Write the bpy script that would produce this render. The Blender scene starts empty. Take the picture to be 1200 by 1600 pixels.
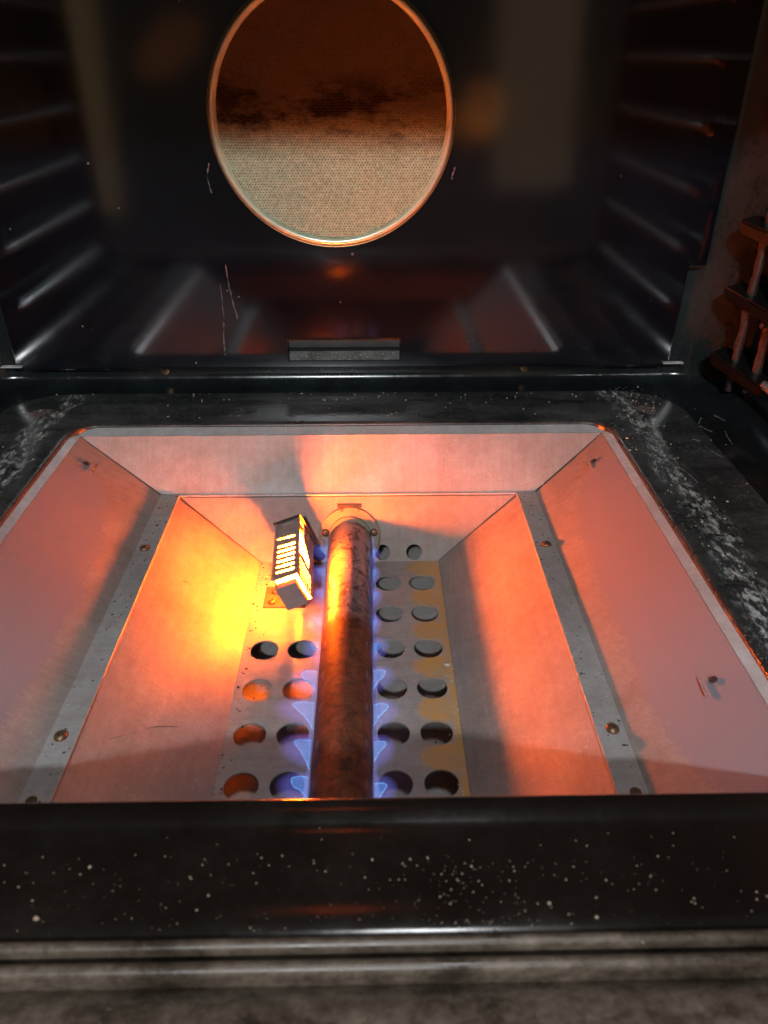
import bpy, bmesh, math, random
from mathutils import Vector, Matrix
from mathutils.geometry import tessellate_polygon
R = math.radians
rnd = random.Random(7)
sc = bpy.context.scene
COL = sc.collection

# ------------------------------------------------------------------ camera
CAM = Vector((0.0245, 0.0, 0.27))
cd = bpy.data.cameras.new('camera')
cam = bpy.data.objects.new('camera', cd); COL.objects.link(cam)
cd.sensor_fit = 'VERTICAL'; cd.sensor_height = 36.0; cd.lens = 27.0
cd.clip_start = 0.01; cd.clip_end = 60
cam.location = CAM
cam.rotation_euler = (R(90 - 31.2), 0, R(-1.0))
cd.dof.use_dof = True; cd.dof.focus_distance = 0.56; cd.dof.aperture_fstop = 11.0
sc.camera = cam

# ------------------------------------------------------------------ world, lamps, exposure
w = bpy.data.worlds.new('World'); sc.world = w; w.use_nodes = True
bg = w.node_tree.nodes['Background']
bg.inputs[0].default_value = (1.0, 0.90, 0.80, 1); bg.inputs[1].default_value = 0.045

def area(name, loc, target, sx, sy, col, power, shape='RECTANGLE'):
    ld = bpy.data.lights.new(name, 'AREA'); ld.shape = shape; ld.size = sx; ld.size_y = sy
    ld.color = col; ld.energy = power
    o = bpy.data.objects.new(name, ld); COL.objects.link(o); o.location = loc
    o.rotation_euler = (Vector(target) - Vector(loc)).to_track_quat('-Z', 'Y').to_euler()
    return o
# kitchen ceiling lamp, over and behind the camera: the oven roof cuts its light half way up the back
area('ceiling_lamp', (-0.16, -1.8, 1.60), (0, 0.5, 0.05), 0.11, 0.11, (0.92, 0.965, 1.0), 34, 'DISK')
# unseen overhead lamp added to brighten the sill and the front of the burner box
area('overhead_fill', (0.12, -0.15, 1.50), (0.05, 0.25, 0), 0.24, 0.24, (0.95, 0.97, 1.0), 5.0, 'DISK')
# area lamps added for the kitchen mirrored in the panel: door frame, wide wall, hands
def soft(o, roll): o.rotation_euler.rotate_axis('Z', R(roll)); return o
soft(area('kitchen_light_narrow', (-0.88, -1.5, 0.45), (-0.88, 0, 0.45), 0.13, 1.36, (1.0, 0.62, 0.30), 0.17), -1.5)
soft(area('kitchen_light_wide', (0.56, -1.5, 0.50), (0.56, 0, 0.50), 0.27, 1.30, (1.0, 0.64, 0.36), 0.30), 2)
soft(area('hand_glow_right', (0.40, -1.48, 0.10), (0.40, 0, 0.10), 0.13, 0.16, (1.0, 0.30, 0.06), 0.034, 'ELLIPSE'), 10)  # orange patch added for a hand mirrored in the back panel
soft(area('hand_glow_right_low', (0.355, -1.47, 0.05), (0.355, 0, 0.05), 0.17, 0.10, (1.0, 0.28, 0.05), 0.024, 'ELLIPSE'), -12)  # second patch added for the same mirrored hand
soft(area('hand_glow_left', (-0.60, -1.48, 0.27), (-0.60, 0, 0.27), 0.26, 0.13, (1.0, 0.28, 0.05), 0.018, 'ELLIPSE'), 35)  # orange patch added for the other mirrored hand

sc.view_settings.view_transform = 'Standard'; sc.view_settings.look = 'None'
sc.view_settings.exposure = 0.3; sc.view_settings.gamma = 1.0
sc.render.engine = 'CYCLES'
sc.cycles.use_denoising = True
sc.cycles.max_bounces = 6; sc.cycles.diffuse_bounces = 4; sc.cycles.glossy_bounces = 4; sc.cycles.transparent_max_bounces = 24
sc.cycles.sample_clamp_indirect = 6.0
sc.cycles.caustics_refractive = False

# ------------------------------------------------------------------ node material helpers
class NT:
    def __init__(s, name):
        s.m = bpy.data.materials.new(name); s.m.use_nodes = True
        s.t = s.m.node_tree; s.n = s.t.nodes; s.b = s.n['Principled BSDF']; s.out = s.n['Material Output']
        g = s.n.new('ShaderNodeNewGeometry'); s.pos = g.outputs['Position']
    def link(s, a, b): s.t.links.new(a, b)
    def node(s, typ, **k):
        n = s.n.new(typ)
        for a, v in k.items(): setattr(n, a, v)
        return n
    def noise(s, scale, detail=4, rough=0.55, vec=None, dist=0.0):
        n = s.node('ShaderNodeTexNoise'); n.inputs['Scale'].default_value = scale
        n.inputs['Detail'].default_value = detail; n.inputs['Roughness'].default_value = rough
        n.inputs['Distortion'].default_value = dist
        s.link(vec or s.pos, n.inputs['Vector']); return n.outputs['Fac']
    def stretch(s, sx, sy, sz):
        m = s.node('ShaderNodeMapping'); m.inputs['Scale'].default_value = (sx, sy, sz)
        s.link(s.pos, m.inputs['Vector']); return m.outputs['Vector']
    def ramp(s, fac, stops):
        r = s.node('ShaderNodeValToRGB'); e = r.color_ramp.elements
        while len(e) < len(stops): e.new(0.5)
        for i, (p, c) in enumerate(stops):
            e[i].position = p
            e[i].color = (c, c, c, 1) if isinstance(c, (int, float)) else (*c, 1)
        s.link(fac, r.inputs['Fac']); return r.outputs['Color']
    def math(s, op, a, b=None, c=None, clamp=False):
        n = s.node('ShaderNodeMath', operation=op); n.use_clamp = clamp
        for i, v in enumerate((a, b, c)):
            if v is None: continue
            if isinstance(v, (int, float)): n.inputs[i].default_value = v
            else: s.link(v, n.inputs[i])
        return n.outputs[0]
    def mix(s, fac, a, b):
        n = s.node('ShaderNodeMix', data_type='RGBA')
        if isinstance(fac, (int, float)): n.inputs[0].default_value = fac
        else: s.link(fac, n.inputs[0])
        for i, v in ((6, a), (7, b)):
            if isinstance(v, (tuple, list)): n.inputs[i].default_value = (*v[:3], 1)
            elif isinstance(v, (int, float)): n.inputs[i].default_value = (v, v, v, 1)
            else: s.link(v, n.inputs[i])
        return n.outputs[2]
    def xyz(s):
        n = s.node('ShaderNodeSeparateXYZ'); s.link(s.pos, n.inputs[0]); return n.outputs
    def smooth(s, v, lo, hi):
        n = s.node('ShaderNodeMapRange', interpolation_type='SMOOTHSTEP')
        n.inputs[1].default_value = lo; n.inputs[2].default_value = hi
        s.link(v, n.inputs[0]); return n.outputs[0]
    def bump(s, h, strength, dist=0.001):
        n = s.node('ShaderNodeBump'); n.inputs['Strength'].default_value = strength
        n.inputs['Distance'].default_value = dist
        s.link(h, n.inputs['Height']); s.link(n.outputs[0], s.b.inputs['Normal'])
    def set(s, **k):
        names = dict(color='Base Color', rough='Roughness', metal='Metallic', spec='Specular IOR Level', coat='Coat Weight', coatr='Coat Roughness')
        for a, v in k.items():
            i = s.b.inputs[names[a]]
            if isinstance(v, (tuple, list)): i.default_value = (*v[:3], 1)
            elif isinstance(v, (int, float)): i.default_value = v
            else: s.link(v, i)
        return s

def m_enamel(name, dust, base=(0.010, 0.011, 0.012), r0=0.22, r1=0.42, dustc=(0.14, 0.17, 0.17), smear=(3, 30, 30), speck=0.6, bump=0.10):
    # glassy black enamel under a film of wiped dust, smears along one way and fine grit
    t = NT(name)
    broad = t.noise(7, 5, 0.6, dist=0.3)
    sm = t.noise(1, 7, 0.72, vec=t.stretch(*smear))
    mid = t.noise(260, 6, 0.75); fine = t.noise(1100, 2, 0.7)
    film = t.math('MULTIPLY', t.ramp(broad, [(0.35, 0.15), (0.70, 0.75)]), t.ramp(sm, [(0.36, 0.1), (0.72, 1)]))
    film = t.math('MULTIPLY', film, t.ramp(mid, [(0.30, 0.35), (0.72, 1)]))
    grit = t.math('MULTIPLY', t.ramp(fine, [(0.67, 0), (0.73, 1)]), t.ramp(t.noise(20, 5, 0.7), [(0.45, 0.0), (0.62, speck)]))
    d2 = t.math('MULTIPLY', t.math('ADD', film, grit), dust, clamp=True)
    t.set(color=t.mix(d2, base, dustc))
    rr = t.math('ADD', t.math('MULTIPLY', t.ramp(sm, [(0.3, 0), (0.8, 1)]), r1 - r0), r0)
    t.set(rough=t.math('ADD', rr, t.math('MULTIPLY', d2, 0.5), clamp=True), spec=0.5)
    t.bump(t.math('ADD', t.noise(60, 3), t.math('MULTIPLY', mid, 0.25)), bump, 0.0006)
    return t.m

def m_deck():
    # floor enamel: black glaze, dry wiped film, salt smears on the shoulders and a worn pinkish spot at each back corner
    t = NT('floor_enamel'); x, y, z = t.xyz()
    ax = t.math('ABSOLUTE', x)
    broad = t.noise(11, 6, 0.65, dist=0.5); mid = t.noise(230, 6, 0.78); fine = t.noise(1000, 2, 0.7)
    sm = t.noise(1, 7, 0.75, vec=t.stretch(14, 34, 30))
    film = t.math('MULTIPLY', t.ramp(broad, [(0.34, 0.08), (0.72, 0.36)]), t.ramp(sm, [(0.34, 0.12), (0.72, 0.9)]))
    film = t.math('MULTIPLY', film, t.ramp(mid, [(0.34, 0.25), (0.70, 1)]))
    grit = t.math('MULTIPLY', t.ramp(fine, [(0.64, 0), (0.70, 1)]), t.ramp(t.noise(18, 5, 0.75), [(0.44, 0.0), (0.60, 0.8)]))
    # salt film where spills ran along the side shoulders
    sh = t.smooth(t.math('ABSOLUTE', t.math('SUBTRACT', ax, t.math('ADD', 0.246, t.math('MULTIPLY', t.math('SUBTRACT', broad, 0.5), 0.05)))), 0.016, 0.003)
    salt = t.math('MULTIPLY', sh, t.ramp(t.noise(1, 8, 0.82, vec=t.stretch(190, 80, 90)), [(0.50, 0), (0.58, 0.8)]))
    d = t.math('ADD', t.math('ADD', film, grit), salt, clamp=True)
    col = t.mix(d, (0.011, 0.012, 0.0125), (0.55, 0.58, 0.55))
    px = t.math('SUBTRACT', ax, 0.263); py = t.math('SUBTRACT', y, 0.617)
    rd = t.math('SQRT', t.math('ADD', t.math('MULTIPLY', px, px), t.math('MULTIPLY', py, py)))
    spot = t.smooth(t.math('ADD', rd, t.math('MULTIPLY', t.math('SUBTRACT', t.noise(90, 5), 0.5), 0.010)), 0.012, 0.009)
    col = t.mix(t.math('MULTIPLY', spot, 0.85), col, (0.22, 0.15, 0.135))
    t.set(color=col, rough=t.math('ADD', t.ramp(sm, [(0.3, 0.20), (0.75, 0.40)]), t.math('MULTIPLY', d, 0.5), clamp=True), spec=0.5)
    t.bump(t.math('ADD', t.noise(50, 3), t.math('MULTIPLY', mid, 0.3)), 0.14, 0.0006)
    return t.m

def m_panel():
    # glossy blue-black enamel of the back panel with faint wiped-grease haze and pin-prick specks
    t = NT('back_panel_enamel')
    haze = t.noise(9, 5, 0.6, dist=0.5)
    specks = t.node('ShaderNodeTexVoronoi'); specks.inputs['Scale'].default_value = 70; t.link(t.pos, specks.inputs['Vector'])
    sp = t.math('MULTIPLY', t.ramp(specks.outputs['Distance'], [(0.03, 1), (0.07, 0)]), t.ramp(t.noise(38, 2), [(0.58, 0), (0.64, 1)]))
    z = t.xyz()[2]
    low = t.smooth(z, 0.10, 0.03)
    fleck = t.math('MULTIPLY', t.ramp(t.noise(520, 3, 0.7), [(0.62, 0), (0.72, 1)]), t.ramp(t.noise(30, 4, 0.7), [(0.5, 0), (0.7, 0.5)]))
    m1 = t.math('ADD', sp, t.math('MULTIPLY', fleck, 0.35), clamp=True)
    c0 = t.mix(t.ramp(haze, [(0.35, 0), (0.75, 1)]), (0.002, 0.0035, 0.006), (0.0035, 0.006, 0.011))
    c1 = t.mix(t.math('MULTIPLY', low, 0.5), c0, (0.006, 0.006, 0.010))
    t.set(color=t.mix(m1, c1, (0.32, 0.31, 0.29)))
    r = t.math('ADD', t.ramp(haze, [(0.3, 0.07), (0.8, 0.12)]), t.math('MULTIPLY', m1, 0.5))
    t.set(rough=r, spec=0.8)
    t.bump(t.noise(40, 2), 0.03, 0.0005)
    return t.m

def m_steel(name, base=(0.40, 0.355, 0.335), metal=0.14, rough=0.48, stain=None, brush=(14, 300, 14)):
    t = NT(name)
    a = t.noise(18, 6, 0.65, dist=0.3); b = t.noise(120, 5, 0.7); c = t.noise(1, 4, 0.7, vec=t.stretch(*brush))
    v = t.math('ADD', t.math('MULTIPLY', a, 0.5), t.math('ADD', t.math('MULTIPLY', b, 0.3), t.math('MULTIPLY', c, 0.2)))
    dark = tuple(x * k for x, k in zip(base, (0.66, 0.60, 0.56)))
    col = t.mix(t.ramp(v, [(0.38, 0), (0.62, 1)]), dark, base)
    met = metal; rg = t.ramp(v, [(0.3, rough + 0.07), (0.7, rough - 0.07)])
    gr = t.noise(700, 3, 0.7); col = t.mix(t.ramp(gr, [(0.40, 0.30), (0.60, 0)]), col, tuple(x * 0.5 for x in base))
    sp = t.math('MULTIPLY', t.ramp(t.noise(650, 2, 0.6), [(0.70, 0), (0.76, 1)]), t.ramp(t.noise(25, 4), [(0.45, 0), (0.65, 0.8)]))
    col = t.mix(sp, col, (0.75, 0.73, 0.70))
    if stain is not None:
        f, sc_, sm, sr = stain(t)
        col = t.mix(f, col, sc_)
        met = t.math('ADD', t.math('MULTIPLY', f, sm - metal), metal)
        rg = t.math('ADD', rg, t.math('MULTIPLY', f, sr))
    t.set(color=col, metal=met, rough=rg)
    t.bump(t.math('ADD', t.math('MULTIPLY', c, 0.6), t.math('MULTIPLY', b, 0.5)), 0.22, 0.0007)
    return t.m

def stain_side(sign):
    # dull oxide bloom with a frayed edge in the middle of each sloped side panel
    def f(t):
        x, y, z = t.xyz()
        n = t.noise(22, 7, 0.75); n2 = t.noise(1, 8, 0.85, vec=t.stretch(60, 420, 60))
        u = t.math('DIVIDE', t.math('SUBTRACT', z, -0.014), 0.022)
        v = t.math('DIVIDE', t.math('SUBTRACT', y, 0.375), 0.168)
        d = t.math('SQRT', t.math('ADD', t.math('POWER', u, 2.0), t.math('POWER', t.math('ABSOLUTE', v), 3.0)))
        d = t.math('ADD', d, t.math('MULTIPLY', t.math('SUBTRACT', t.noise(330, 4, 0.75), 0.5), 0.42))
        d = t.math('ADD', d, t.math('ADD', t.math('MULTIPLY', t.math('SUBTRACT', n, 0.5), 0.35), t.math('MULTIPLY', t.math('SUBTRACT', n2, 0.5), 0.5)))
        return t.smooth(d, 1.02, 0.95), (0.27, 0.245, 0.275), 0.1, 0.12
    return f
def stain_plate(t):
    # rust-tan tide marks running between the right-hand holes
    x, y, z = t.xyz()
    n = t.noise(90, 5, 0.7); nn = t.math('MULTIPLY', t.math('SUBTRACT', n, 0.5), 0.7)
    fr = t.math('SUBTRACT', t.math('FRACT', t.math('ADD', t.math('DIVIDE', t.math('SUBTRACT', y, 0.4813), 0.0397), 100.5)), 0.5)
    u = t.math('DIVIDE', t.math('SUBTRACT', x, 0.068), 0.0155)
    v = t.math('DIVIDE', fr, 0.29)
    d = t.math('ADD', t.math('SQRT', t.math('ADD', t.math('MULTIPLY', u, u), t.math('MULTIPLY', v, v))), nn)
    lobe = t.smooth(d, 1.22, 0.72)
    edge = t.smooth(t.math('ADD', x, t.math('MULTIPLY', nn, 0.004)), 0.0705, 0.0785)
    f = t.math('MULTIPLY', t.math('MAXIMUM', lobe, edge), t.ramp(t.noise(60, 4), [(0.3, 0.55), (0.7, 1.0)]))
    return f, (0.58, 0.30, 0.075), 0.1, 0.18

def m_simple(name, color, rough=0.5, metal=0.0, vary=0.35, scale=120, bump=0.1):
    t = NT(name); n = t.noise(scale, 5, 0.7)
    t.set(color=t.mix(t.ramp(n, [(0.3, 0), (0.7, 1)]), tuple(c * (1 - vary) for c in color), color), rough=rough, metal=metal)
    t.bump(n, bump, 0.0006); return t.m

def m_tube():
    # heat-blued burner tube: brown, straw and grey-violet temper clouds
    t = NT('tempered_burner_steel')
    y = t.xyz()[1]
    n = t.noise(28, 6, 0.7, dist=1.2); n2 = t.noise(75, 5, 0.75, dist=0.8)
    col = t.mix(t.ramp(n, [(0.36, 0), (0.47, 0.5), (0.60, 1)]), (0.17, 0.15, 0.18), (0.36, 0.31, 0.32))
    col = t.mix(t.ramp(n2, [(0.50, 0), (0.58, 0.9)]), col, (0.05, 0.042, 0.048))
    rust = t.smooth(t.math('ADD', y, t.math('MULTIPLY', t.math('SUBTRACT', n2, 0.5), 0.03)), 0.425, 0.405)
    rc = t.mix(t.ramp(n2, [(0.38, 0), (0.62, 1)]), (0.055, 0.018, 0.010), (0.19, 0.058, 0.026))
    rc = t.mix(t.ramp(t.noise(240, 5, 0.75), [(0.52, 0), (0.66, 0.8)]), rc, (0.03, 0.014, 0.010))
    col = t.mix(rust, col, rc)
    t.set(color=col, metal=t.math('SUBTRACT', 0.45, t.math('MULTIPLY', rust, 0.3)), rough=t.math('ADD', t.ramp(n2, [(0.35, 0.28), (0.65, 0.42)]), t.math('MULTIPLY', rust, 0.28)))
    t.bump(t.math('ADD', n2, t.math('MULTIPLY', t.noise(420, 4, 0.7), 0.4)), 0.35, 0.0008); return t.m

def m_emit(name, color, strength):
    t = NT(name); e = t.node('ShaderNodeEmission')
    e.inputs[0].default_value = (*color, 1); e.inputs[1].default_value = strength
    t.link(e.outputs[0], t.out.inputs['Surface']); return t.m
def m_flame(name, color, strength):
    t = NT(name); e = t.node('ShaderNodeEmission'); e.inputs[0].default_value = (*color, 1)
    e.inputs[1].default_value = strength
    tr = t.node('ShaderNodeBsdfTransparent'); a = t.node('ShaderNodeAddShader')
    t.link(e.outputs[0], a.inputs[0]); t.link(tr.outputs[0], a.inputs[1]); t.link(a.outputs[0], t.out.inputs['Surface'])
    t.m.cycles.emission_sampling = 'NONE'
    return t.m

def m_glow():
    t = NT('glowing_silicon_carbide'); e = t.node('ShaderNodeEmission')
    n = t.noise(140, 3)
    t.link(t.mix(n, (1.0, 0.108, 0.002), (1.0, 0.128, 0.004)), e.inputs[0]); e.inputs[1].default_value = 1900
    t.link(e.outputs[0], t.out.inputs['Surface']); return t.m

def m_mesh():
    # silvery wire, sooty smudges; roof shade over its upper half is put into the colour
    t = NT('silvery_filter_wire'); x, y, z = t.xyz()
    n = t.noise(420, 3, 0.7); b = t.noise(1, 6, 0.65, vec=t.stretch(26, 26, 60))
    col = t.mix(t.ramp(n, [(0.3, 0), (0.7, 1)]), (0.36, 0.52, 0.42), (0.70, 0.95, 0.74))
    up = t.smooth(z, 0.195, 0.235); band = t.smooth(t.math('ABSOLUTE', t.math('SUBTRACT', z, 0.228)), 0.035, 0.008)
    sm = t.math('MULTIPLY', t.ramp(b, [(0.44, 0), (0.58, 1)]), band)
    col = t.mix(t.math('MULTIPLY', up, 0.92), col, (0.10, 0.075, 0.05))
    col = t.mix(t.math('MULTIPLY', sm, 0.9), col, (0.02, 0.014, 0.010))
    t.set(color=col, metal=0.3, rough=0.25); t.bump(n, 0.7, 0.0006); return t.m

M = dict(
    deck=m_deck(),
    liner=m_enamel('liner_enamel', 0.28, base=(0.006, 0.008, 0.009), r0=0.10, r1=0.22, dustc=(0.11, 0.16, 0.165), smear=(20, 20, 8), speck=0.9),
    sill=m_enamel('sill_enamel', 0.20, base=(0.0085, 0.006, 0.005), r0=0.08, r1=0.24, dustc=(0.14, 0.12, 0.10), smear=(16, 22, 20), speck=0.3),
    sillworn=m_enamel('worn_sill_enamel', 1.5, base=(0.020, 0.012, 0.008), r0=0.14, r1=0.40, dustc=(0.50, 0.40, 0.30), smear=(26, 46, 40)),
    panel=m_panel(),
    steelL=m_steel('aluminised_steel_side', stain=stain_side(-1)),
    steelR=m_steel('aluminised_steel_side_bloom', stain=stain_side(1)),
    steel=m_steel('aluminised_steel', brush=(300, 14, 14)),
    steelp=m_steel('aluminised_steel_plate', base=(0.50, 0.485, 0.47), metal=0.3, rough=0.42, stain=stain_plate),
    strip=m_steel('dull_flange_steel', base=(0.56, 0.57, 0.57), metal=0.3, rough=0.42),
    rim=m_steel('rolled_rim_steel', base=(0.78, 0.80, 0.81), metal=0.3, rough=0.35),
    pan=m_steel('bottom_pan_steel', base=(0.52, 0.51, 0.50), metal=0.2, rough=0.5),
    screw=m_simple('rusty_screw_metal', (0.26, 0.17, 0.10), 0.42, 0.75, 0.5, 700),
    screwp=m_simple('brass_coloured_screw', (0.42, 0.27, 0.13), 0.35, 0.85, 0.4, 700),
    cage=m_simple('igniter_shield_steel', (0.62, 0.50, 0.47), 0.45, 0.5, 0.25, 200),
    foot=m_simple('browned_bracket_steel', (0.20, 0.13, 0.10), 0.5, 0.4, 0.4, 300),
    discm=m_steel('straw_tinted_disc', base=(0.34, 0.31, 0.24), metal=0.5, rough=0.36),
    darkcap=m_simple('dark_edge_steel', (0.10, 0.085, 0.08), 0.5, 0.6),
    ceramic=m_simple('ceramic_block', (0.30, 0.235, 0.22), 0.8, 0.0, 0.2),
    glow=m_glow(), tube=m_tube(),
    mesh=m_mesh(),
    ring=m_simple('filter_rim_steel', (0.62, 0.82, 0.64), 0.30, 0.45, 0.2, 90),
    chrome=m_simple('dull_chrome_rod', (0.80, 0.92, 0.97), 0.24, 0.75, 0.3, 150),
    rust=m_simple('rusted_rack_steel', (0.10, 0.075, 0.07), 0.45, 0.6, 0.6, 260, 0.5),
    rustdark=m_simple('blackened_rack_steel', (0.022, 0.024, 0.025), 0.35, 0.6, 0.5, 200, 0.4),
    crumb=m_simple('pale_crumbs', (0.66, 0.60, 0.50), 0.75, 0.0, 0.5, 600),
    tan=m_simple('tan_crumbs', (0.62, 0.48, 0.32), 0.8, 0.0, 0.5, 600),
    soot=m_simple('black_flakes', (0.035, 0.030, 0.028), 0.7, 0.0, 0.4, 600),
    drip=m_simple('dried_white_drip', (0.22, 0.22, 0.22), 0.7, 0.0, 0.5, 900),
    grease=m_simple('dried_yellow_drip', (0.42, 0.33, 0.16), 0.55, 0.0, 0.5, 600),
    void=m_simple('dark_duct_metal', (0.045, 0.048, 0.048), 0.5, 0.3),
    gapshade=m_simple('black_gap_shade', (0.003, 0.003, 0.003), 0.7, 0.0, 0.3),  # near-black colour standing for the shade inside notches and vent gap
    duct=m_enamel('dusty_duct', 1.0, base=(0.06, 0.07, 0.065), r0=0.3, r1=0.5, dustc=(0.40, 0.40, 0.36), smear=(60, 60, 60), speck=1.0, bump=0.5),
    ductdark=m_enamel('grey_green_baffle', 0.6, base=(0.03, 0.036, 0.036), r0=0.5, r1=0.7, dustc=(0.15, 0.19, 0.18), smear=(60, 60, 60), speck=1.0, bump=0.4),
    fl_in=m_flame('flame_core', (0.08, 0.44, 1.0), 0.10),
    fl_rim=m_flame('flame_edge', (0.16, 0.60, 1.0), 0.24),
    fl_out=m_flame('flame_mantle', (0.24, 0.22, 1.0), 0.019),
    fl_base=m_flame('flame_foot', (0.22, 0.26, 1.0), 0.06),
)

# ------------------------------------------------------------------ object helpers
def thing(name, label, cat, loc=(0, 0, 0), group=None):
    o = bpy.data.objects.new(name, None); COL.objects.link(o); o.location = loc
    o.empty_display_size = 0.01
    o['label'] = label; o['category'] = cat
    if group: o['group'] = group
    return o
def base_of(p):
    v = Vector((0, 0, 0))
    while p is not None: v += Vector(p.location); p = p.parent
    return v
def obj(name, verts, faces, mat, parent=None, smooth=False, bevel=0.0, angle=40):
    """verts in world metres; stored relative to the parent"""
    off = base_of(parent)
    me = bpy.data.meshes.new(name)
    me.from_pydata([tuple(Vector(v) - off) for v in verts], [], faces)
    bm = bmesh.new(); bm.from_mesh(me); bmesh.ops.remove_doubles(bm, verts=bm.verts, dist=1e-6)
    bmesh.ops.recalc_face_normals(bm, faces=bm.faces); bm.to_mesh(me); bm.free()
    me.materials.append(M[mat] if isinstance(mat, str) else mat)
    o = bpy.data.objects.new(name, me); COL.objects.link(o)
    if parent is not None: o.parent = parent
    if bevel:
        b = o.modifiers.new('bevel', 'BEVEL'); b.width = bevel; b.segments = 2; b.limit_method = 'ANGLE'; b.angle_limit = R(35)
    if smooth:
        for p in me.polygons: p.use_smooth = True
        try: me.set_sharp_from_angle(angle=R(angle))
        except Exception: pass
    return o
class MB:
    def __init__(s): s.v = []; s.f = []
    def add(s, v, f):
        k = len(s.v); s.v += [tuple(p) for p in v]; s.f += [tuple(i + k for i in q) for q in f]; return s
    def box(s, a, b):
        (x0, y0, z0), (x1, y1, z1) = a, b
        v = [(x, y, z) for z in (z0, z1) for y in (y0, y1) for x in (x0, x1)]
        return s.add(v, [(0, 2, 3, 1), (4, 5, 7, 6), (0, 1, 5, 4), (2, 6, 7, 3), (0, 4, 6, 2), (1, 3, 7, 5)])
    def tube(s, pts, r, n=10, caps=True, closed=False):
        pts = [Vector(p) for p in pts]; m = len(pts); rs = r if isinstance(r, (list, tuple)) else [r] * m
        v = []
        up = None
        for i, p in enumerate(pts):
            if closed: d = pts[(i + 1) % m] - pts[i - 1]
            else: d = pts[min(i + 1, m - 1)] - pts[max(i - 1, 0)]
            d.normalize()
            if up is None:
                up = d.orthogonal().normalized()
            up = (up - d * up.dot(d)).normalized(); q = d.cross(up)
            for k in range(n):
                a = 2 * math.pi * k / n; v.append(p + (up * math.cos(a) + q * math.sin(a)) * rs[i])
        f = []
        for i in range(m if closed else m - 1):
            for k in range(n):
                j = (i + 1) % m
                f.append((i * n + k, i * n + (k + 1) % n, j * n + (k + 1) % n, j * n + k))
        if caps and not closed:
            f.append(tuple(range(n))); f.append(tuple((m - 1) * n + k for k in range(n)))
        return s.add(v, f)
    def lathe(s, prof, c, axis=(0, 0, 1), n=24):
        """prof: (radius, height) along axis from c"""
        ax = Vector(axis).normalized(); u = ax.orthogonal().normalized(); q = ax.cross(u); c = Vector(c); v = []
        for (r, h) in prof:
            for k in range(n):
                a = 2 * math.pi * k / n; v.append(c + ax * h + (u * math.cos(a) + q * math.sin(a)) * r)
        f = []
        for i in range(len(prof) - 1):
            for k in range(n): f.append((i * n + k, i * n + (k + 1) % n, (i + 1) * n + (k + 1) % n, (i + 1) * n + k))
        if prof[0][0] > 1e-5: f.append(tuple(range(n)))
        if prof[-1][0] > 1e-5: f.append(tuple((len(prof) - 1) * n + k for k in range(n)))
        return s.add(v, f)
    def plate(s, outer, holes, fn, thick):
        """flat sheet with holes: 2-D loops, fn(u, v, w) -> world point, w across the thickness"""
        loops = [[Vector((a, b, 0)) for a, b in l] for l in [outer] + holes]
        flat = [p for l in loops for p in l]; tris = tessellate_polygon(loops); n = len(flat)
        v = [fn(p.x, p.y, 0) for p in flat] + [fn(p.x, p.y, thick) for p in flat]
        f = [tuple(t) for t in tris] + [tuple(n + i for i in reversed(t)) for t in tris]
        k = 0
        for l in loops:
            m = len(l)
            for i in range(m): a, b = k + i, k + (i + 1) % m; f.append((a, b, n + b, n + a))
            k += m
        return s.add(v, f)
    def build(s, name, mat, parent=None, **k): return obj(name, s.v, s.f, mat, parent, **k)
def circ(cx, cy, r, n=32, ry=None): return [(cx + r * math.cos(2 * math.pi * i / n), cy + (ry or r) * math.sin(2 * math.pi * i / n)) for i in range(n)]
def rect(x0, y0, x1, y1): return [(x0, y0), (x1, y0), (x1, y1), (x0, y1)]
def quadsheet(a, b, c, d, t, inset=0.0004):
    """thin sheet on four corners (a,b,c,d in order), thickness t below its normal, edges pulled in"""
    P = [Vector(p) for p in (a, b, c, d)]; cen = sum(P, Vector()) / 4
    n = (P[1] - P[0]).cross(P[3] - P[0]).normalized()
    if n.z < 0: n = -n
    P = [p + (cen - p).normalized() * inset for p in P]
    v = P + [p - n * t for p in P]
    return v, [(0, 1, 2, 3), (7, 6, 5, 4)] + [(i, (i + 1) % 4, 4 + (i + 1) % 4, 4 + i) for i in range(4)]
def screw(parent, c, axis, r, mat='screw', name='screw'):
    """pan-head screw with a cross recess"""
    m = MB()
    m.lathe([(r * 1.0, 0), (r * 1.0, r * .18), (r * .85, r * .45), (r * .5, r * .62), (r * .3, r * .64), (r * .22, r * .35), (0, r * .3)], c, axis, 16)
    o = m.build(name, mat, parent, smooth=True, angle=50)
    return o

# ------------------------------------------------------------------ oven
BX = 0.005                       # the burner box sits a little right of the cavity axis
oven = thing('oven', 'black enamelled gas oven cavity with its floor panel taken out', 'oven', (0, 0.45, -0.16))
PY = 0.675                       # face of the back panel

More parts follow.
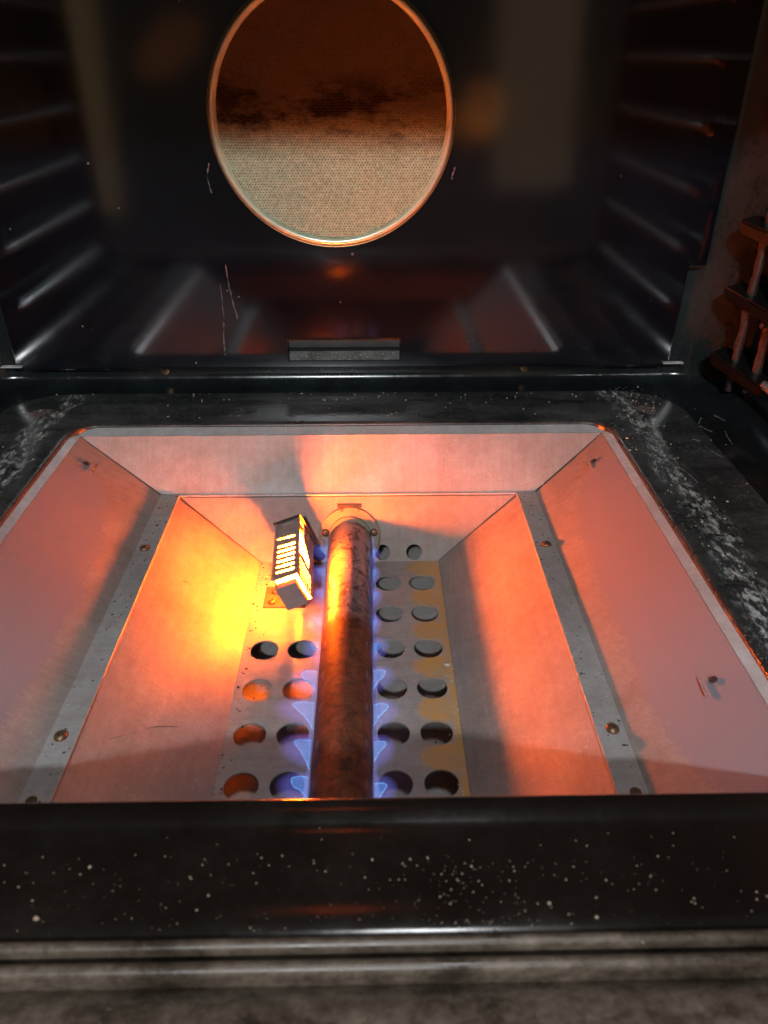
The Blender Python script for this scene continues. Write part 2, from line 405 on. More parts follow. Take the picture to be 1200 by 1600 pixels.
def uloop(hx, y1, r, z, y0=0.2, n=10):
    p = [(-hx, y0 + (y1 - r - y0) * i / 12, z) for i in range(12)]
    p += [(-hx + r - r * math.cos(a), y1 - r + r * math.sin(a), z) for a in [math.pi / 2 * i / n for i in range(n + 1)]]
    p += [(-(hx - r) + 2 * (hx - r) * i / 14, y1, z) for i in range(1, 14)]
    p += [(hx - r + r * math.sin(a), y1 - r + r * math.cos(a), z) for a in [math.pi / 2 * i / n for i in range(n + 1)]]
    p += [(hx, y0 + (y1 - r - y0) * i / 12, z) for i in reversed(range(12))]
    return p
def uloft(loops):
    n = len(loops[0]); v = [p for l in loops for p in l]; f = []
    for i in range(len(loops) - 1):
        for k in range(n - 1): f.append((i * n + k, i * n + k + 1, (i + 1) * n + k + 1, (i + 1) * n + k))
    return v, f
L = [uloop(.2225, .588, .020, -.008), uloop(.2225, .588, .020, -.0012), uloop(.2228, .5883, .0203, -.0003), uloop(.2240, .5895, .0215, .0006),
     uloop(.2280, .593, .025, .0012), uloop(.254, .622, .040, .0016), uloop(.261, .632, .044, .0012), uloop(.268, .642, .046, -.0020), uloop(.300, .664, .052, -.0030)]
v, f = uloft(L); obj('floor_deck', v, f, 'deck', oven, smooth=True, angle=60)
# cove and walls
def cove(n=6, hx0=.300, hx1=.352, y0=.664, y1=.684, z0=-.003, z1=.045, zb=.009):
    out = []
    for i in range(n + 1):
        a = math.pi / 2 * i / n; s, c = math.sin(a), 1 - math.cos(a)
        lp = uloop(hx0 + (hx1 - hx0) * s, y0 + (y1 - y0) * s, .052 + .006 * s, 0)
        # the cove is tall on the sides and tight along the back
        lp2 = []
        for (x, y, _) in lp:
            k = min(1, max(0, (y - .60) / .075)); k = k * k * (3 - 2 * k)
            h = (z1 - z0) * (1 - k) + (zb - z0) * k
            lp2.append((x, y, z0 + h * c))
        out.append(lp2)
    return out
cv = cove(); top = [(x, y, .20) for x, y, z in cv[-1]]; top2 = [(x, y, .47) for x, y, z in cv[-1]]
v, f = uloft(cv + [top, top2]); obj('liner_wall', v, f, 'liner', oven, smooth=True, angle=60)
m = MB(); m.box((-.37, .2, .47), (.37, .70, .475)); m.build('roof', 'liner', oven)
# front sill: one long pressed profile, seen from above
SW = .40
def extr(prof, x0, x1, nseg=24):
    n = len(prof); v = []; f = []
    for i in range(nseg + 1):
        x = x0 + (x1 - x0) * i / nseg
        for (y, z) in prof: v.append((x, y, z))
    for i in range(nseg):
        for k in range(n - 1): f.append((i * n + k, i * n + k + 1, (i + 1) * n + k + 1, (i + 1) * n + k))
    return v, f
def arc(cy, cz, r, a0, a1, n=7): return [(cy + r * math.cos(R(a0 + (a1 - a0) * i / n)), cz + r * math.sin(R(a0 + (a1 - a0) * i / n))) for i in range(n + 1)]
prof = [(.2125, -.05)] + arc(.2085, .0005, .004, 0, 90) + [(.2040, .0040), (.2005, .0022), (.196, .0012), (.170, .0008), (.158, .0006), (.1555, -.0008), (.1550, -.010)]
v, f = extr(prof, -SW, SW); sill = obj('front_sill', v, f, 'sill', oven, smooth=True, angle=40)
m = MB()
m.v, m.f = extr([(.1552, -.006)] + arc(.1525, .0005, .0023, 10, 175) + [(.1500, -.006)], -SW, SW); m.build('sill_bead', 'sillworn', oven, smooth=True, angle=60)
m = MB()
m.v, m.f = extr([(.1478, -.006)] + arc(.1448, -.0004, .0026, 10, 175) + [(.1420, -.007)], -SW, SW); m.build('sill_bead', 'sillworn', oven, smooth=True, angle=60)
v, f = extr([(.1500, -.0062), (.1478, -.0062)], -SW, SW); obj('sill_groove', v, f, 'void', oven)
v, f = extr([(.1420, -.0066)] + [(.139, -.0040), (.134, -.0012), (.128, -.0006), (.115, -.001), (.100, -.003), (.094, -.010), (.092, -.20)], -SW, SW)
obj('front_frame', v, f, 'sillworn', oven, smooth=True, angle=60)

# ---- back panel (baffle) with fan opening, vent slot and a notch by each side
bp = None
FC = (-.0045, .222); FR = .0945
outer = [(-.293, .0175), (.293, .0175), (.293, .0215), (.299, .0215), (.301, .108), (.3155, .108), (.317, .465), (-.317, .465), (-.3155, .108), (-.301, .108), (-.299, .0215), (-.293, .0215)]
holes = [circ(FC[0], FC[1], FR - .004, 72), rect(-.0508, .0242, .0508, .0452)]
m = MB(); m.plate(outer, holes, lambda a, b, w: (a, PY + w, b), .0016)
bp = m.build('back_panel', 'panel', oven, bevel=.0006)
m = MB(); m.box((-.293, PY + .0003, .0163), (.293, PY + .008, .0173)); m.build('panel_bottom_fold', 'panel', bp, bevel=.0004)
m = MB(); m.box((-.0522, PY - .0006, .0228), (.0522, PY + .0004, .0238)); m.box((-.0522, PY - .0006, .0456), (.0522, PY + .0004, .0463))
m.build('vent_edge', 'panel', bp)
# duct behind the vent slot: folded-in edges, a black plate painted as gap shade over a dusty ledge
m = MB(); m.box((-.0515, PY + .0017, .0453), (.0515, PY + .0075, .0459)); m.box((-.0516, PY + .0017, .0240), (-.0509, PY + .0075, .0453)); m.box((.0509, PY + .0017, .0240), (.0516, PY + .0075, .0453)); m.build('vent_fold', 'void', bp)
obj('vent_ledge', [(-.0505, PY + .0018, .0238), (.0505, PY + .0018, .0238), (.0505, PY + .0085, .0302), (-.0505, PY + .0085, .0302)], [(0, 1, 2, 3)], 'duct', bp)
m = MB(); m.box((-.0505, PY + .0060, .0345), (.0505, PY + .0078, .0452)); m.build('vent_baffle', 'ductdark', bp)
m = MB(); m.box((-.0505, PY + .0084, .0295), (.0505, PY + .0088, .0455)); m.build('vent_gap_shade', 'gapshade', bp)
# notch lips
for s in (-1, 1):
    m = MB(); m.box((min(s * .2935, s * .3125), PY - .004, .0200), (max(s * .2935, s * .3125), PY + .001, .0211)); m.build('notch_lip', 'rim', bp, bevel=.0003)
    m = MB(); m.box((min(s * .2990, s * .3000), PY + .0018, .022), (max(s * .2990, s * .3000), PY + .010, .107)); m.build('notch_side', 'rim', bp)
    m = MB(); m.box((min(s * .3001, s * .3150), PY + .0080, .022), (max(s * .3001, s * .3150), PY + .0088, .1075)); m.build('notch_shade', 'gapshade', bp)  # black sheet: shade of the open notch put into its colour
    m = MB(); m.box((min(s * .3001, s * .3150), PY + .0002, .1062), (max(s * .3001, s * .3150), PY + .0080, .1078)); m.build('notch_top', 'gapshade', bp)
for (x, z) in ((-.1672, .0118), (.1683, .0130)):
    m = MB(); m.lathe([(.0036, 0), (.0036, .0010), (.0021, .0012)], (x, .6836, z), (0, -1, 0), 16); o = m.build('washer', 'screwp', bp, smooth=True)
    screw(bp, (x, .6826, z), (0, -1, 0), .0021, 'screwp')
# dark plenum behind the fan opening
m = MB(); m.lathe([(.105, 0), (.105, .05), (0, .05)], (FC[0], PY + .002, FC[1]), (0, 1, 0), 40); m.build('fan_plenum', 'void', oven, smooth=True)
# dried drips on the panel
def drip(pts, wd, mat='drip', y=PY - .0002, par=None):
    pts2 = []
    for i in range(len(pts) - 1):
        (x0, z0), (x1, z1) = pts[i], pts[i + 1]
        for k in range(6):
            t_ = k / 6; pts2.append((x0 + (x1 - x0) * t_ + rnd.uniform(-.0004, .0004), y, z0 + (z1 - z0) * t_))
    pts2.append((pts[-1][0], y, pts[-1][1]))
    MB().tube(pts2, [wd * rnd.choice((.05, .3, .6, .9, 1.0)) * rnd.uniform(.6, 1) for _ in pts2], 5).build('drip_stain', mat, par or bp)
drip([(-.1040, .1902), (-.1071, .1807), (-.1045, .1676)], .0008)
drip([(-.0996, .1113), (-.0985, .0906), (-.0939, .0635)], .0009)
drip([(-.1054, .0934), (-.1059, .0624)], .0004)
drip([(-.1066, .060), (-.1078, .047), (-.1085, .0299)], .0009)
drip([(.094, .187), (.0915, .178)], .0012)
drip([(.112, .040), (.118, .043)], .0003)

# white scratches on the right cove and shoulder
for (x0, y0, x1, y1) in ((.300, .585, .306, .572), (.307, .600, .301, .590), (.315, .570, .312, .548), (.292, .540, .296, .528), (.285, .560, .290, .556), (.318, .600, .321, .585), (.255, .500, .259, .480), (.248, .455, .250, .430)):
    zz_ = (.0018 if x0 < .262 else (-.0026 if x0 <= .300 else .0))
    n_ = 7; pts = [(x0 + (x1 - x0) * k / n_ + rnd.uniform(-.0004, .0004), y0 + (y1 - y0) * k / n_, zz_) for k in range(n_ + 1)]
    if x0 > .300: pts = [(a_, b_, -.003 + .048 * (1 - math.cos(math.asin(min(1, max(0, (a_ - .300) / .052))))) + .0003) for a_, b_, c_ in pts]
    MB().tube(pts, [.0006 * rnd.uniform(.2, 1) for _ in pts], 5).build('scratch', 'drip', oven)

# ------------------------------------------------------------------ fan filter
fan = thing('fan_filter', 'round wire mesh filter with bright steel rim on black back panel', 'fan filter', (FC[0], PY - .004, FC[1] - FR))
m = MB(); m.lathe([(FR - .0048, .0012), (FR - .0040, -.0012), (FR - .0026, -.0022), (FR - .0008, -.0022), (FR + .0006, -.0010), (FR + .0010, .0030), (FR - .002, .0034)], (FC[0], PY - .0036, FC[1]), (0, 1, 0), 96)
# open ring: drop the caps lathe() adds
m.f = [q for q in m.f if len(q) == 4]
m.build('rim', 'ring', fan, smooth=True, angle=70)
m = MB(); m.lathe([(FR + .0010, .0012), (FR + .0022, .0006), (FR + .0024, .0034)], (FC[0], PY - .0036, FC[1]), (0, 1, 0), 96); m.f = [q for q in m.f if len(q) == 4]
m.build('outer_band', 'screwp', fan, smooth=True, angle=70)
# expanded-metal mesh: one diamond ring per opening, crown-shaped so that it sparkles
P_, Q_ = .00235, .00205
rm = FR - .0040; mv = []; mf = []
row = 0; zz = -rm
while zz < rm:
    xx = -rm + (P_ / 2 if row % 2 else 0)
    while xx < rm:
        if xx * xx + zz * zz < rm * rm:
            cxx, czz = FC[0] + xx + .00012 * math.sin(zz * 260), FC[1] + zz + .00012 * math.sin(xx * 210)
            k = len(mv); tw = rnd.uniform(-.25, .25)
            for (sx, h) in ((.54, 0), (.40, -.00050), (.20, .0001)):
                for i in range(6):
                    a = math.pi / 3 * i + math.pi / 6
                    mv.append((cxx + P_ * sx * 1.12 * math.cos(a), PY - .0026 + h + .0005 * sx * math.sin(a + tw) + rnd.uniform(-.00016, .00016), czz + Q_ * sx * 1.17 * math.sin(a)))
            for r_ in range(2):
                for i in range(6):
                    mf.append((k + r_ * 6 + i, k + r_ * 6 + (i + 1) % 6, k + (r_ + 1) * 6 + (i + 1) % 6, k + (r_ + 1) * 6 + i))
        xx += P_
    zz += Q_; row += 1
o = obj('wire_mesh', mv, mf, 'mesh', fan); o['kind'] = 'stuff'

# ------------------------------------------------------------------ rack guides on the side walls
RZ = [.042, .0985, .152, .206, .260, .308]
def rack(s, label):
    g = thing('rack_guide', label, 'rack guide', (s * .335, .44, .012), 'rack guides on the side walls')
    X = s * .335
    for z in RZ:
        pts = [(X + s * .004, .572, z - .004), (X, .566, z)] + [(X - s * .002, .562 - (.562 - .29) * i / 8, z) for i in range(9)] + [(X, .275, z - .002)]
        MB().tube(pts, .0027, 8).build('rung', 'chrome', g, smooth=True)
    for (y, dx) in ((.622, 0), (.600, .009)):
        pts = []; 
        for i in range(20):
            z = .014 + i * .0082
            pts.append((X + s * dx + rnd.uniform(-.0004, .0004), y + rnd.uniform(-.0004, .0004), z))
        MB().tube(pts, [.0036 * rnd.uniform(.85, 1.15) for _ in pts], 8).build('post', 'rust', g, smooth=True)
    for z in RZ[:3]:
        zt = z - .001
        # shelf tab: a folded plate with a pointed nose towards the oven's middle
        P2 = [(X - s * .014, .640), (X + s * .002, .650), (X + s * .016, .640), (X + s * .016, .575), (X + s * .004, .575)]
        m = MB(); m.plate(P2, [], lambda a, b, w_: (a, b, zt + w_ - (.640 - b) * .10), .0016)
        tab = m.build('shelf_tab', 'rustdark', g, bevel=.0004)
        q = [(X - s * .014, .640, zt - .0002), (X + s * .004, .575, zt - .0067), (X + s * .006, .577, zt - .0150), (X - s * .011, .640, zt - .0090)]
        obj('tab_fold', *quadsheet(*q, .0012, 0), 'rustdark', tab)
        m = MB(); m.lathe([(.0032, 0), (.0034, .001), (.0022, .0028), (0, .0034)], (X + s * .004, .598, zt - .018), (-s, -.6, .3), 10); m.build('rivet', 'rust', tab, smooth=True)
    MB().tube([(X, .275, .014), (X, .275, .320)], .0036, 8).build('post', 'rust', g, smooth=True)
    return g
rack(1, 'rusted ladder rack guide with shelf tabs on the right oven wall')
rack(-1, 'ladder rack guide on the left wall, mirrored in the back panel')

# ------------------------------------------------------------------ burner box (two stepped hoppers)
box = thing('burner_box', 'stepped steel burner box sunk below the oven floor', 'burner box', (BX, .40, -.105))
Yf = .2135
ZF, ZP = -.045, -.100
xo, xi = .1545, .1385          # flange outer / inner half width about BX
xp = .0745                     # plate half width
yb0, yb1, yb2 = .582, .5505, .531
zt = -.0045
TX = .2225
# rim strips
for s in (-1, 1):
    m = MB(); m.add(*quadsheet((s * .2235, .586, zt + .0020), (s * .2165, .5795, zt - .0005), (s * .2165, Yf - .01, zt - .0005), (s * .2235, Yf - .01, zt + .0020), .001, 0)); m.build('rim_strip', 'rim', box)
m = MB(); m.add(*quadsheet((-.2235, .5885, zt + .0030), (.2235, .5885, zt + .0030), (.2165, .5795, zt - .0005), (-.2165, .5795, zt - .0005), .001, 0)); m.build('rim_strip', 'rim', box)
# outer hopper
for s, mt in ((-1, 'steelL'), (1, 'steelR')):
    a = (s * .2163, .5790, zt - .0008); b = (BX + s * xo, yb1, ZF); c = (BX + s * xo, Yf - .005, ZF); d = (s * .2163, Yf - .005, zt - .0008)
    # subdivided with a faint hand-bent bow
    N1, N2 = 12, 6; v = []; f = []
    A, B, C_, D = map(Vector, (a, b, c, d))
    for i in range(N1 + 1):
        for j in range(N2 + 1):
            p = (A * (1 - j / N2) + B * (j / N2)) * (1 - i / N1) + (D * (1 - j / N2) + C_ * (j / N2)) * (i / N1)
            p.z -= .0009 * math.sin(math.pi * j / N2) * (1 + .5 * math.sin(i * 1.1 + s))
            v.append(p + Vector((0, -.0006 if i == 0 else 0, 0)))
    for i in range(N1):
        for j in range(N2): k = i * (N2 + 1) + j; f.append((k, k + 1, k + N2 + 2, k + N2 + 1))
    pn = obj('outer_side_panel', v, f, mt, box, smooth=True)
    # punched tab holes: dark dimple plus the bent tab beside it
    for (hy) in (.545, .296):
        hx = s * .2030; hz = zt + (ZF - zt) * ((.2163 - .2030) / (.2163 - (xo + s * BX)))
        nrm = Vector((-s * .53, 0, .85))
        m = MB(); m.lathe([(.0021, .0008), (.0021, .0013), (.0012, .0014)], (hx, hy, hz - .0006), nrm, 14); m.build('punched_hole', 'soot', pn, smooth=True)
        MB().tube([(hx - s * .006, hy + .004, hz - .0030), (hx - s * .0065, hy - .008, hz - .0033)], .0008, 6).build('bent_tab', mt, pn)
m = MB(); m.add(*quadsheet((-.2158, .5788, zt - .0008), (.2158, .5788, zt - .0008), (BX + xo - .0004, yb1 + .0004, ZF), (BX - xo + .0004, yb1 + .0004, ZF), .0008)); m.build('outer_back_panel', 'steel', box)
m = MB(); m.add(*quadsheet((-.2158, Yf - .005, zt), (.2158, Yf - .005, zt), (BX + xo, Yf + .012, ZF), (BX - xo, Yf + .012, ZF), .0008)); m.build('outer_front_panel', 'steel', box)
# ledge strips with screws
for s in (-1, 1):
    m = MB(); m.box((min(BX + s * xo, BX + s * xi), Yf, ZF - .0012), (max(BX + s * xo, BX + s * xi), yb1 - .0006, ZF + .0006)); st = m.build('ledge_strip', 'strip', box, bevel=.0004)
    m = MB(); m.box((min(BX + s * xi, BX + s * (xi + .0012)), Yf, ZF - .004), (max(BX + s * xi, BX + s * (xi + .0012)), yb1 - .0008, ZF - .0014)); m.build('ledge_fold', 'strip', st)
    for y in (.4705, .291): screw(st, (BX + s * .1476, y, ZF + .0006), (0, 0, 1), .0037)
    m = MB(); m.lathe([(.0030, 0), (.0028, .0006), (.0012, .0009), (0, .0009)], (BX + s * .1480, .2500, ZF + .0006), (0, 0, 1), 12); m.build('rivet', 'screw', st, smooth=True)
# seam between upper and lower back panel
m = MB(); m.box((BX - xi, yb1 - .0022, ZF - .0012), (BX + xi, yb1 + .0002, ZF + .0003)); m.build('back_seam', 'rim', box, bevel=.0003)
# inner hopper
for s in (-1, 1):
    a = (BX + s * xi, yb1 - .003, ZF - .002); b = (BX + s * xp, yb2 + .0005, ZP + .0002); c = (BX + s * xp, Yf, ZP + .0002); d = (BX + s * xi, Yf, ZF - .002)
    m = MB(); m.add(*quadsheet(a, b, c, d, .0008, .0006)); m.build('inner_side_panel', 'steel' if s > 0 else 'steel', box)
def scratch(px, mat='soot', r=.00022):
    # px: (s, t) on the left (-1) / right (1) inner side panel: t down the slope 0..1, y along
    pts = []
    for (sd, tt, y) in px:
        p = Vector((BX + sd * (xi + (xp - xi) * tt), y, ZF - .002 + (ZP + .002 - ZF) * tt)) + Vector((-sd * .0002, 0, .0003)); pts.append(p)
    MB().tube(pts, [r * rnd.uniform(.4, 1) for _ in pts], 5).build('scratch', mat, box)
scratch([(-1, .40, .318), (-1, .47, .323), (-1, .55, .327), (-1, .62, .330)])
scratch([(-1, .30, .455), (-1, .36, .456)], r=.00018)
scratch([(1, .86, .520), (1, .90, .490), (1, .93, .470)], 'crumb', .00016)
scratch([(-1, .18, .300), (-1, .26, .306)], r=.00014)
# inner back panel with three air holes
A = Vector((BX - xi + .0006, yb1 - .003, ZF - .0016)); H_ = Vector((0, yb2 - yb1 + .003, ZP - ZF + .0016))
def fb(a, b, w_):          # a: x, b: 0 top .. 1 bottom
    return (a, A.y + H_.y * b + w_, A.z + H_.z * b)
outer = [(BX - xi + .0012, 0), (BX + xi - .0012, 0), (BX + xp - .0006, 1), (BX - xp + .0006, 1)]
hh = [circ(x, .862, .0066, 20, .0066 / .0535) for x in (-.0205, .0325, .0590)]
m = MB(); m.plate(outer, hh, fb, .0008); m.build('inner_back_panel', 'steel', box)
# perforated floor plate
hy = [.5005, .4612, .4213, .3815, .3417, .3025, .263]
hl = [circ(x, y, .0103, 32) for y in hy for x in (.0366, .0637)] + [circ(x, y, .0103, 32) for y in hy[2:] for x in (-.0270, -.0539)]
m = MB(); m.plate([(BX - xp, Yf), (BX + xp, Yf), (BX + xp, yb2), (BX - xp, yb2)], hl, lambda a, b, w_: (a, b, ZP - w_), .0014)
m.build('perforated_floor_plate', 'steelp', box)
# pan below the holes
m = MB(); m.box((-.16, .19, -.128), (.17, .60, -.126)); m.build('bottom_pan', 'pan', box)
m = MB(); m.box((-.16, .60, -.128), (.17, .602, -.05)); m.build('pan_back_wall', 'pan', box)
for s in (-1, 1):
    m = MB(); m.box((BX + s * .165 - .001, .19, -.128), (BX + s * .165 + .001, .602, -.05)); m.build('pan_side_wall', 'pan', box)

# ------------------------------------------------------------------ burner tube, disc and flames
TXc, TZ, TR = .006, -.0800, .0175
bur = thing('tube_burner', 'scorched steel tube burner with blue flames along both sides', 'burner', (TXc, .40, ZP))
pts = [(TXc, .2135 + (.5335 - .2135) * i / 40, TZ) for i in range(41)]
tb = MB().tube(pts, TR, 40).build('tube', 'tube', bur, smooth=True)
nr = Vector((0, -.943, .335)).normalized()
dc = Vector((TXc - .0005, .5375, TZ + .0015))
m = MB(); m.lathe([(.0262, 0), (.0262, .0004), (.0250, .0005), (.0250, .0022), (.0244, .0028), (.0, .0028)], dc, nr, 48); ds = m.build('mounting_disc', 'discm', bur, smooth=True)
m = MB(); m.lathe([(TR + .0016, .0016), (TR + .0012, .0024), (TR + .0003, .0034), (TR + .0001, .0050)], dc + Vector((0, 0, -.0008)), nr, 40); m.f = [q for q in m.f if len(q) == 4]
m.build('weld_collar', 'tube', ds, smooth=True)
side = Vector((1, 0, 0)); upd = nr.cross(side).normalized(); upd = upd if upd.z > 0 else -upd
for s in (-1, 1): screw(ds, dc + side * (s * .0200) + upd * .0035 + nr * .0028, nr, .0033, 'screw')
# hanger slot over the disc
m = MB()
p0 = dc + upd * .0248 + nr * .0018
for w_, h_, t_, mt in ((.0100, .0028, .0008, 'soot'),):
    q = [p0 + side * (-w_) - upd * .0005, p0 + side * w_ - upd * .0005, p0 + side * w_ + upd * h_, p0 + side * (-w_) + upd * h_]
    m.add(q + [x + nr * .0008 for x in q], [(0, 3, 2, 1), (4, 5, 6, 7), (0, 1, 5, 4), (1, 2, 6, 5), (2, 3, 7, 6), (3, 0, 4, 7)])
m.build('hanger_clip', 'soot', ds)
for s in (-1, 1):
    m = MB(); m.lathe([(.0016, 0), (.0016, .0006), (0, .0012)], p0 + side * (s * .0066) - upd * .0022 + nr * .0014, nr, 10); m.build('clip_rivet', 'screw', ds, smooth=True)
# port slots on the upper flanks
PYs = [.2795 + .0282 * i for i in range(9)]
for s in (-1, 1):
    for y in PYs:
        for dy in (-.002,):
            a = R(38); c = Vector((TXc + s * TR * math.cos(a), y + dy, TZ + TR * math.sin(a)))
            n_ = Vector((s * math.cos(a), 0, math.sin(a))); t_ = Vector((-s * math.sin(a), 0, math.cos(a)))
            v = []
            for k in range(14):
                an = 2 * math.pi * k / 14; v.append(c + Vector((0, 1, 0)) * .0036 * math.cos(an) + t_ * .0015 * math.sin(an) + n_ * .00015)
            v.append(c + n_ * .0005)
            obj('gas_port', v, [(k, (k + 1) % 14, 14) for k in range(14)], 'foot', tb, smooth=True)
# flames
def lens(o, u, w_, n_, out, th):
    """pillow with outline `out` (list of (a, b)) in the plane o + a*u + b*w_"""
    ca = sum(p[0] for p in out) / len(out); cb = sum(p[1] for p in out) / len(out)
    v = []; K = len(out)
    for s_, h in ((1, 0), (.7, th * .6), (.35, th * .9)):
        for (a, b) in out: v.append(o + u * (ca + (a - ca) * s_) + w_ * (cb + (b - cb) * s_) + n_ * h)
    for s_, h in ((.7, -th * .6), (.35, -th * .9)):
        for (a, b) in out: v.append(o + u * (ca + (a - ca) * s_) + w_ * (cb + (b - cb) * s_) + n_ * h)
    f = []
    for (i, j) in ((0, 1), (1, 2), (0, 3), (3, 4)):
        for k in range(K): f.append((i * K + k, i * K + (k + 1) % K, j * K + (k + 1) % K, j * K + k))
    f.append(tuple(2 * K + k for k in range(K))); f.append(tuple(4 * K + k for k in range(K)))
    return v, f
def spline(pts, n=6):
    P = [Vector((a, b, 0)) for a, b in pts]; out = []
    for i in range(len(P) - 1):
        p0, p1, p2, p3 = P[max(i - 1, 0)], P[i], P[i + 1], P[min(i + 2, len(P) - 1)]
        for k in range(n):
            t_ = k / n; q = .5 * ((2 * p1) + (p2 - p0) * t_ + (2 * p0 - 5 * p1 + 4 * p2 - p3) * t_ ** 2 + (3 * p1 - p0 - 3 * p2 + p3) * t_ ** 3)
            out.append((q.x, q.y))
    out.append((P[-1].x, P[-1].y)); return out
fr = random.Random(3)
for s in (-1, 1):
    for i, y in enumerate(PYs):
        ln = (.0100 if s > 0 else .0122) * fr.uniform(.62, 1.2) * (1.0 if i < 4 else .5)
        u = Vector((s * .99, 0, .10)).normalized(); w_ = Vector((0, 1, 0)); n_ = u.cross(w_).normalized()
        o_ = Vector((TXc + s * (TR + .0006), y + .003 + fr.uniform(-.003, .003), TZ + .005 + fr.uniform(-.001, .001)))
        k1, k2, k3 = (fr.uniform(.6, 1.35) for _ in range(3))
        if i >= 4: k1 *= .7; k3 *= .6
        ol = spline([(0, .0045 * k1), (ln * .55, .0050 * k1), (ln * .95, .0036 * k1), (ln, .0014 * k2), (ln * .78, -.0022 * k2), (ln * .42, -.0062 * k3), (ln * .12, -.0120 * k3), (0, -.0150 * k3)])
        fl = obj('flame', *lens(o_, u, w_, n_, ol, .0016), 'fl_in', bur, smooth=True)
        rim = [o_ + u * a + w_ * b for a, b in ol]
        if i < 4: obj('flame_edge', *(lambda mb: (mb.v, mb.f))(MB().tube([p + w_ * fr.uniform(-.0003, .0003) + u * fr.uniform(-.0003, .0003) for p in rim], [.00023 * fr.uniform(.4, 1.2) for _ in rim], 6)), 'fl_rim', fl, smooth=True)
        mm = MB()
        for q_ in (1.0, .92, .84, .76, .68):
            om = spline([(0, .009 * q_), (ln * 1.0 * q_, .0085 * q_), (ln * 1.75 * q_, .0035 * q_), (ln * 1.9 * q_, -.003 * q_), (ln * 1.4 * q_, -.011 * q_), (ln * .6 * q_, -.0155 * q_), (0, -.0175 * q_)], 4)
            mm.add(*lens(o_ + n_ * .0002, u, w_, n_, om, .0035 * q_))
        mm.build('flame_mantle', 'fl_out', fl, smooth=True)
    a = [(TXc + s * (TR + .0012), .235 + .0075 * k, TZ + .0045 + .0006 * math.sin(k * 1.7)) for k in range(40)]
    MB().tube(a, [.0013 + .0005 * math.sin(k * 1.3) for k in range(40)], 8).build('flame_foot', 'fl_base', bur, smooth=True)

# ------------------------------------------------------------------ igniter
ign = thing('glow_igniter', 'slotted steel igniter cage glowing orange beside the burner tube', 'igniter', (-.044, .482, ZP))
yN, yF = .438, .5150
def sec(t_):          # top-right edge of the cage along its length, t_ 0 near .. 1 far
    return Vector((-.0284 + (-.0333 + .0284) * t_, yN + (yF - yN) * t_, -.0440 + (-.0462 + .0440) * t_))
eu = Vector((-.930, 0, -.368)).normalized(); ev = Vector((.390, 0, -.920)).normalized()
WA, WB = .0192, .0262
def slot2(l0, l1, a0, a1, n=5):
    """rounded slot across the face: l along the length, a across"""
    r = (l1 - l0) / 2; c = (l0 + l1) / 2
    k = .0772
    ra = r * k / .02 * .6
    pts = [(c + r * math.cos(R(90 + 180 * i / n)), a0 + .0012 - .0012 * math.sin(R(180 * i / n))) for i in range(n + 1)]
    return None
LN = (yF - yN)
def fTop(l, a, w_): return sec(l / LN) + eu * a + eu.cross(ev) * 0 - ev * 0 + (-(eu.cross(sec(1) - sec(0))).normalized()) * (w_ if (-(eu.cross(sec(1) - sec(0)))).z < 0 else -w_)
nv = (sec(1) - sec(0)).normalized()
nT = eu.cross(nv).normalized(); nT = nT if nT.z > 0 else -nT
nS = ev.cross(nv).normalized(); nS = nS if nS.x > 0 else -nS
def onTop(l, a, w_): return sec(l / LN) + eu * a - nT * w_
def onSide(l, b, w_): return sec(l / LN) + ev * b - nS * w_
def rslot(l, a0, a1, hw, skew=0.0, n=4):
    p = []
    for i in range(n + 1):
        an = R(-90 + 180 * i / n); p.append((l + skew + hw * math.sin(an), a1 + hw * math.cos(an)))
    for i in range(n + 1):
        an = R(90 + 180 * i / n); p.append((l + hw * math.sin(an), a0 + hw * math.cos(an)))
    return p
hs = [rslot(.0520, .0040, .0165, .0012, .0020)]
hs += [rslot(.0415 - .0068 * i, .0040, .0155, .0016, .0012) for i in range(6)]
m = MB(); m.plate([(.0, 0), (LN, 0), (LN, WA), (0, WA)], hs, onTop, .0007); m.build('cage_top', 'cage', ign, bevel=.0003)
# side facing the burner: one big cut-out and five slots
cut = [(.0755, .0025), (.0750, .0085), (.0560, .0095), (.0400, .0185), (.0290, .0175), (.0330, .0080), (.0300, .0025)]
hs = [cut] + [rslot(.0235 - .0058 * i, .0045, .0200, .0013, -.0035) for i in range(4)]
m = MB(); m.plate([(.0, 0), (LN, 0), (LN, WB), (0, WB)], hs, onSide, .0007); m.build('cage_side', 'cage', ign, bevel=.0003)
# outer side: slotted sheet; underside an open frame of rails and straps
def onLeft(l, b, w_): return sec(l / LN) + eu * (WA - .0008) + ev * (b + .0008) + nS * w_
hs = [rslot(.0700 - .0078 * i, .0050, .0205, .0010, 0) for i in range(8)]
m = MB(); m.plate([(.0, 0), (LN, 0), (LN, WB - .0016), (0, WB - .0016)], hs, onLeft, .0007); m.build('cage_side', 'cage', ign, bevel=.0003)
def rail(p, q, r=.0012): return MB().tube([p, q], r, 6)
for (a, b) in ((WA, WB), (WA, 0)):
    m = rail(sec(.02) + eu * a + ev * b, sec(.98) + eu * a + ev * b); m.build('cage_rail', 'cage', ign)
m = MB(); m.plate([(.0, .001), (LN, .001), (LN, WA - .002), (0, WA - .002)], [rslot(.0120, .0050, .0140, .0007)], lambda l, a, w_: sec(l / LN) + eu * a + ev * (WB - .001) + nT * w_, .0006); m.build('cage_floor', 'cage', ign)
for t_ in (.05, .5, .94):
    m = rail(sec(t_) + ev * WB, sec(t_) + eu * WA + ev * WB, .0010); m.build('cage_strap', 'cage', ign)
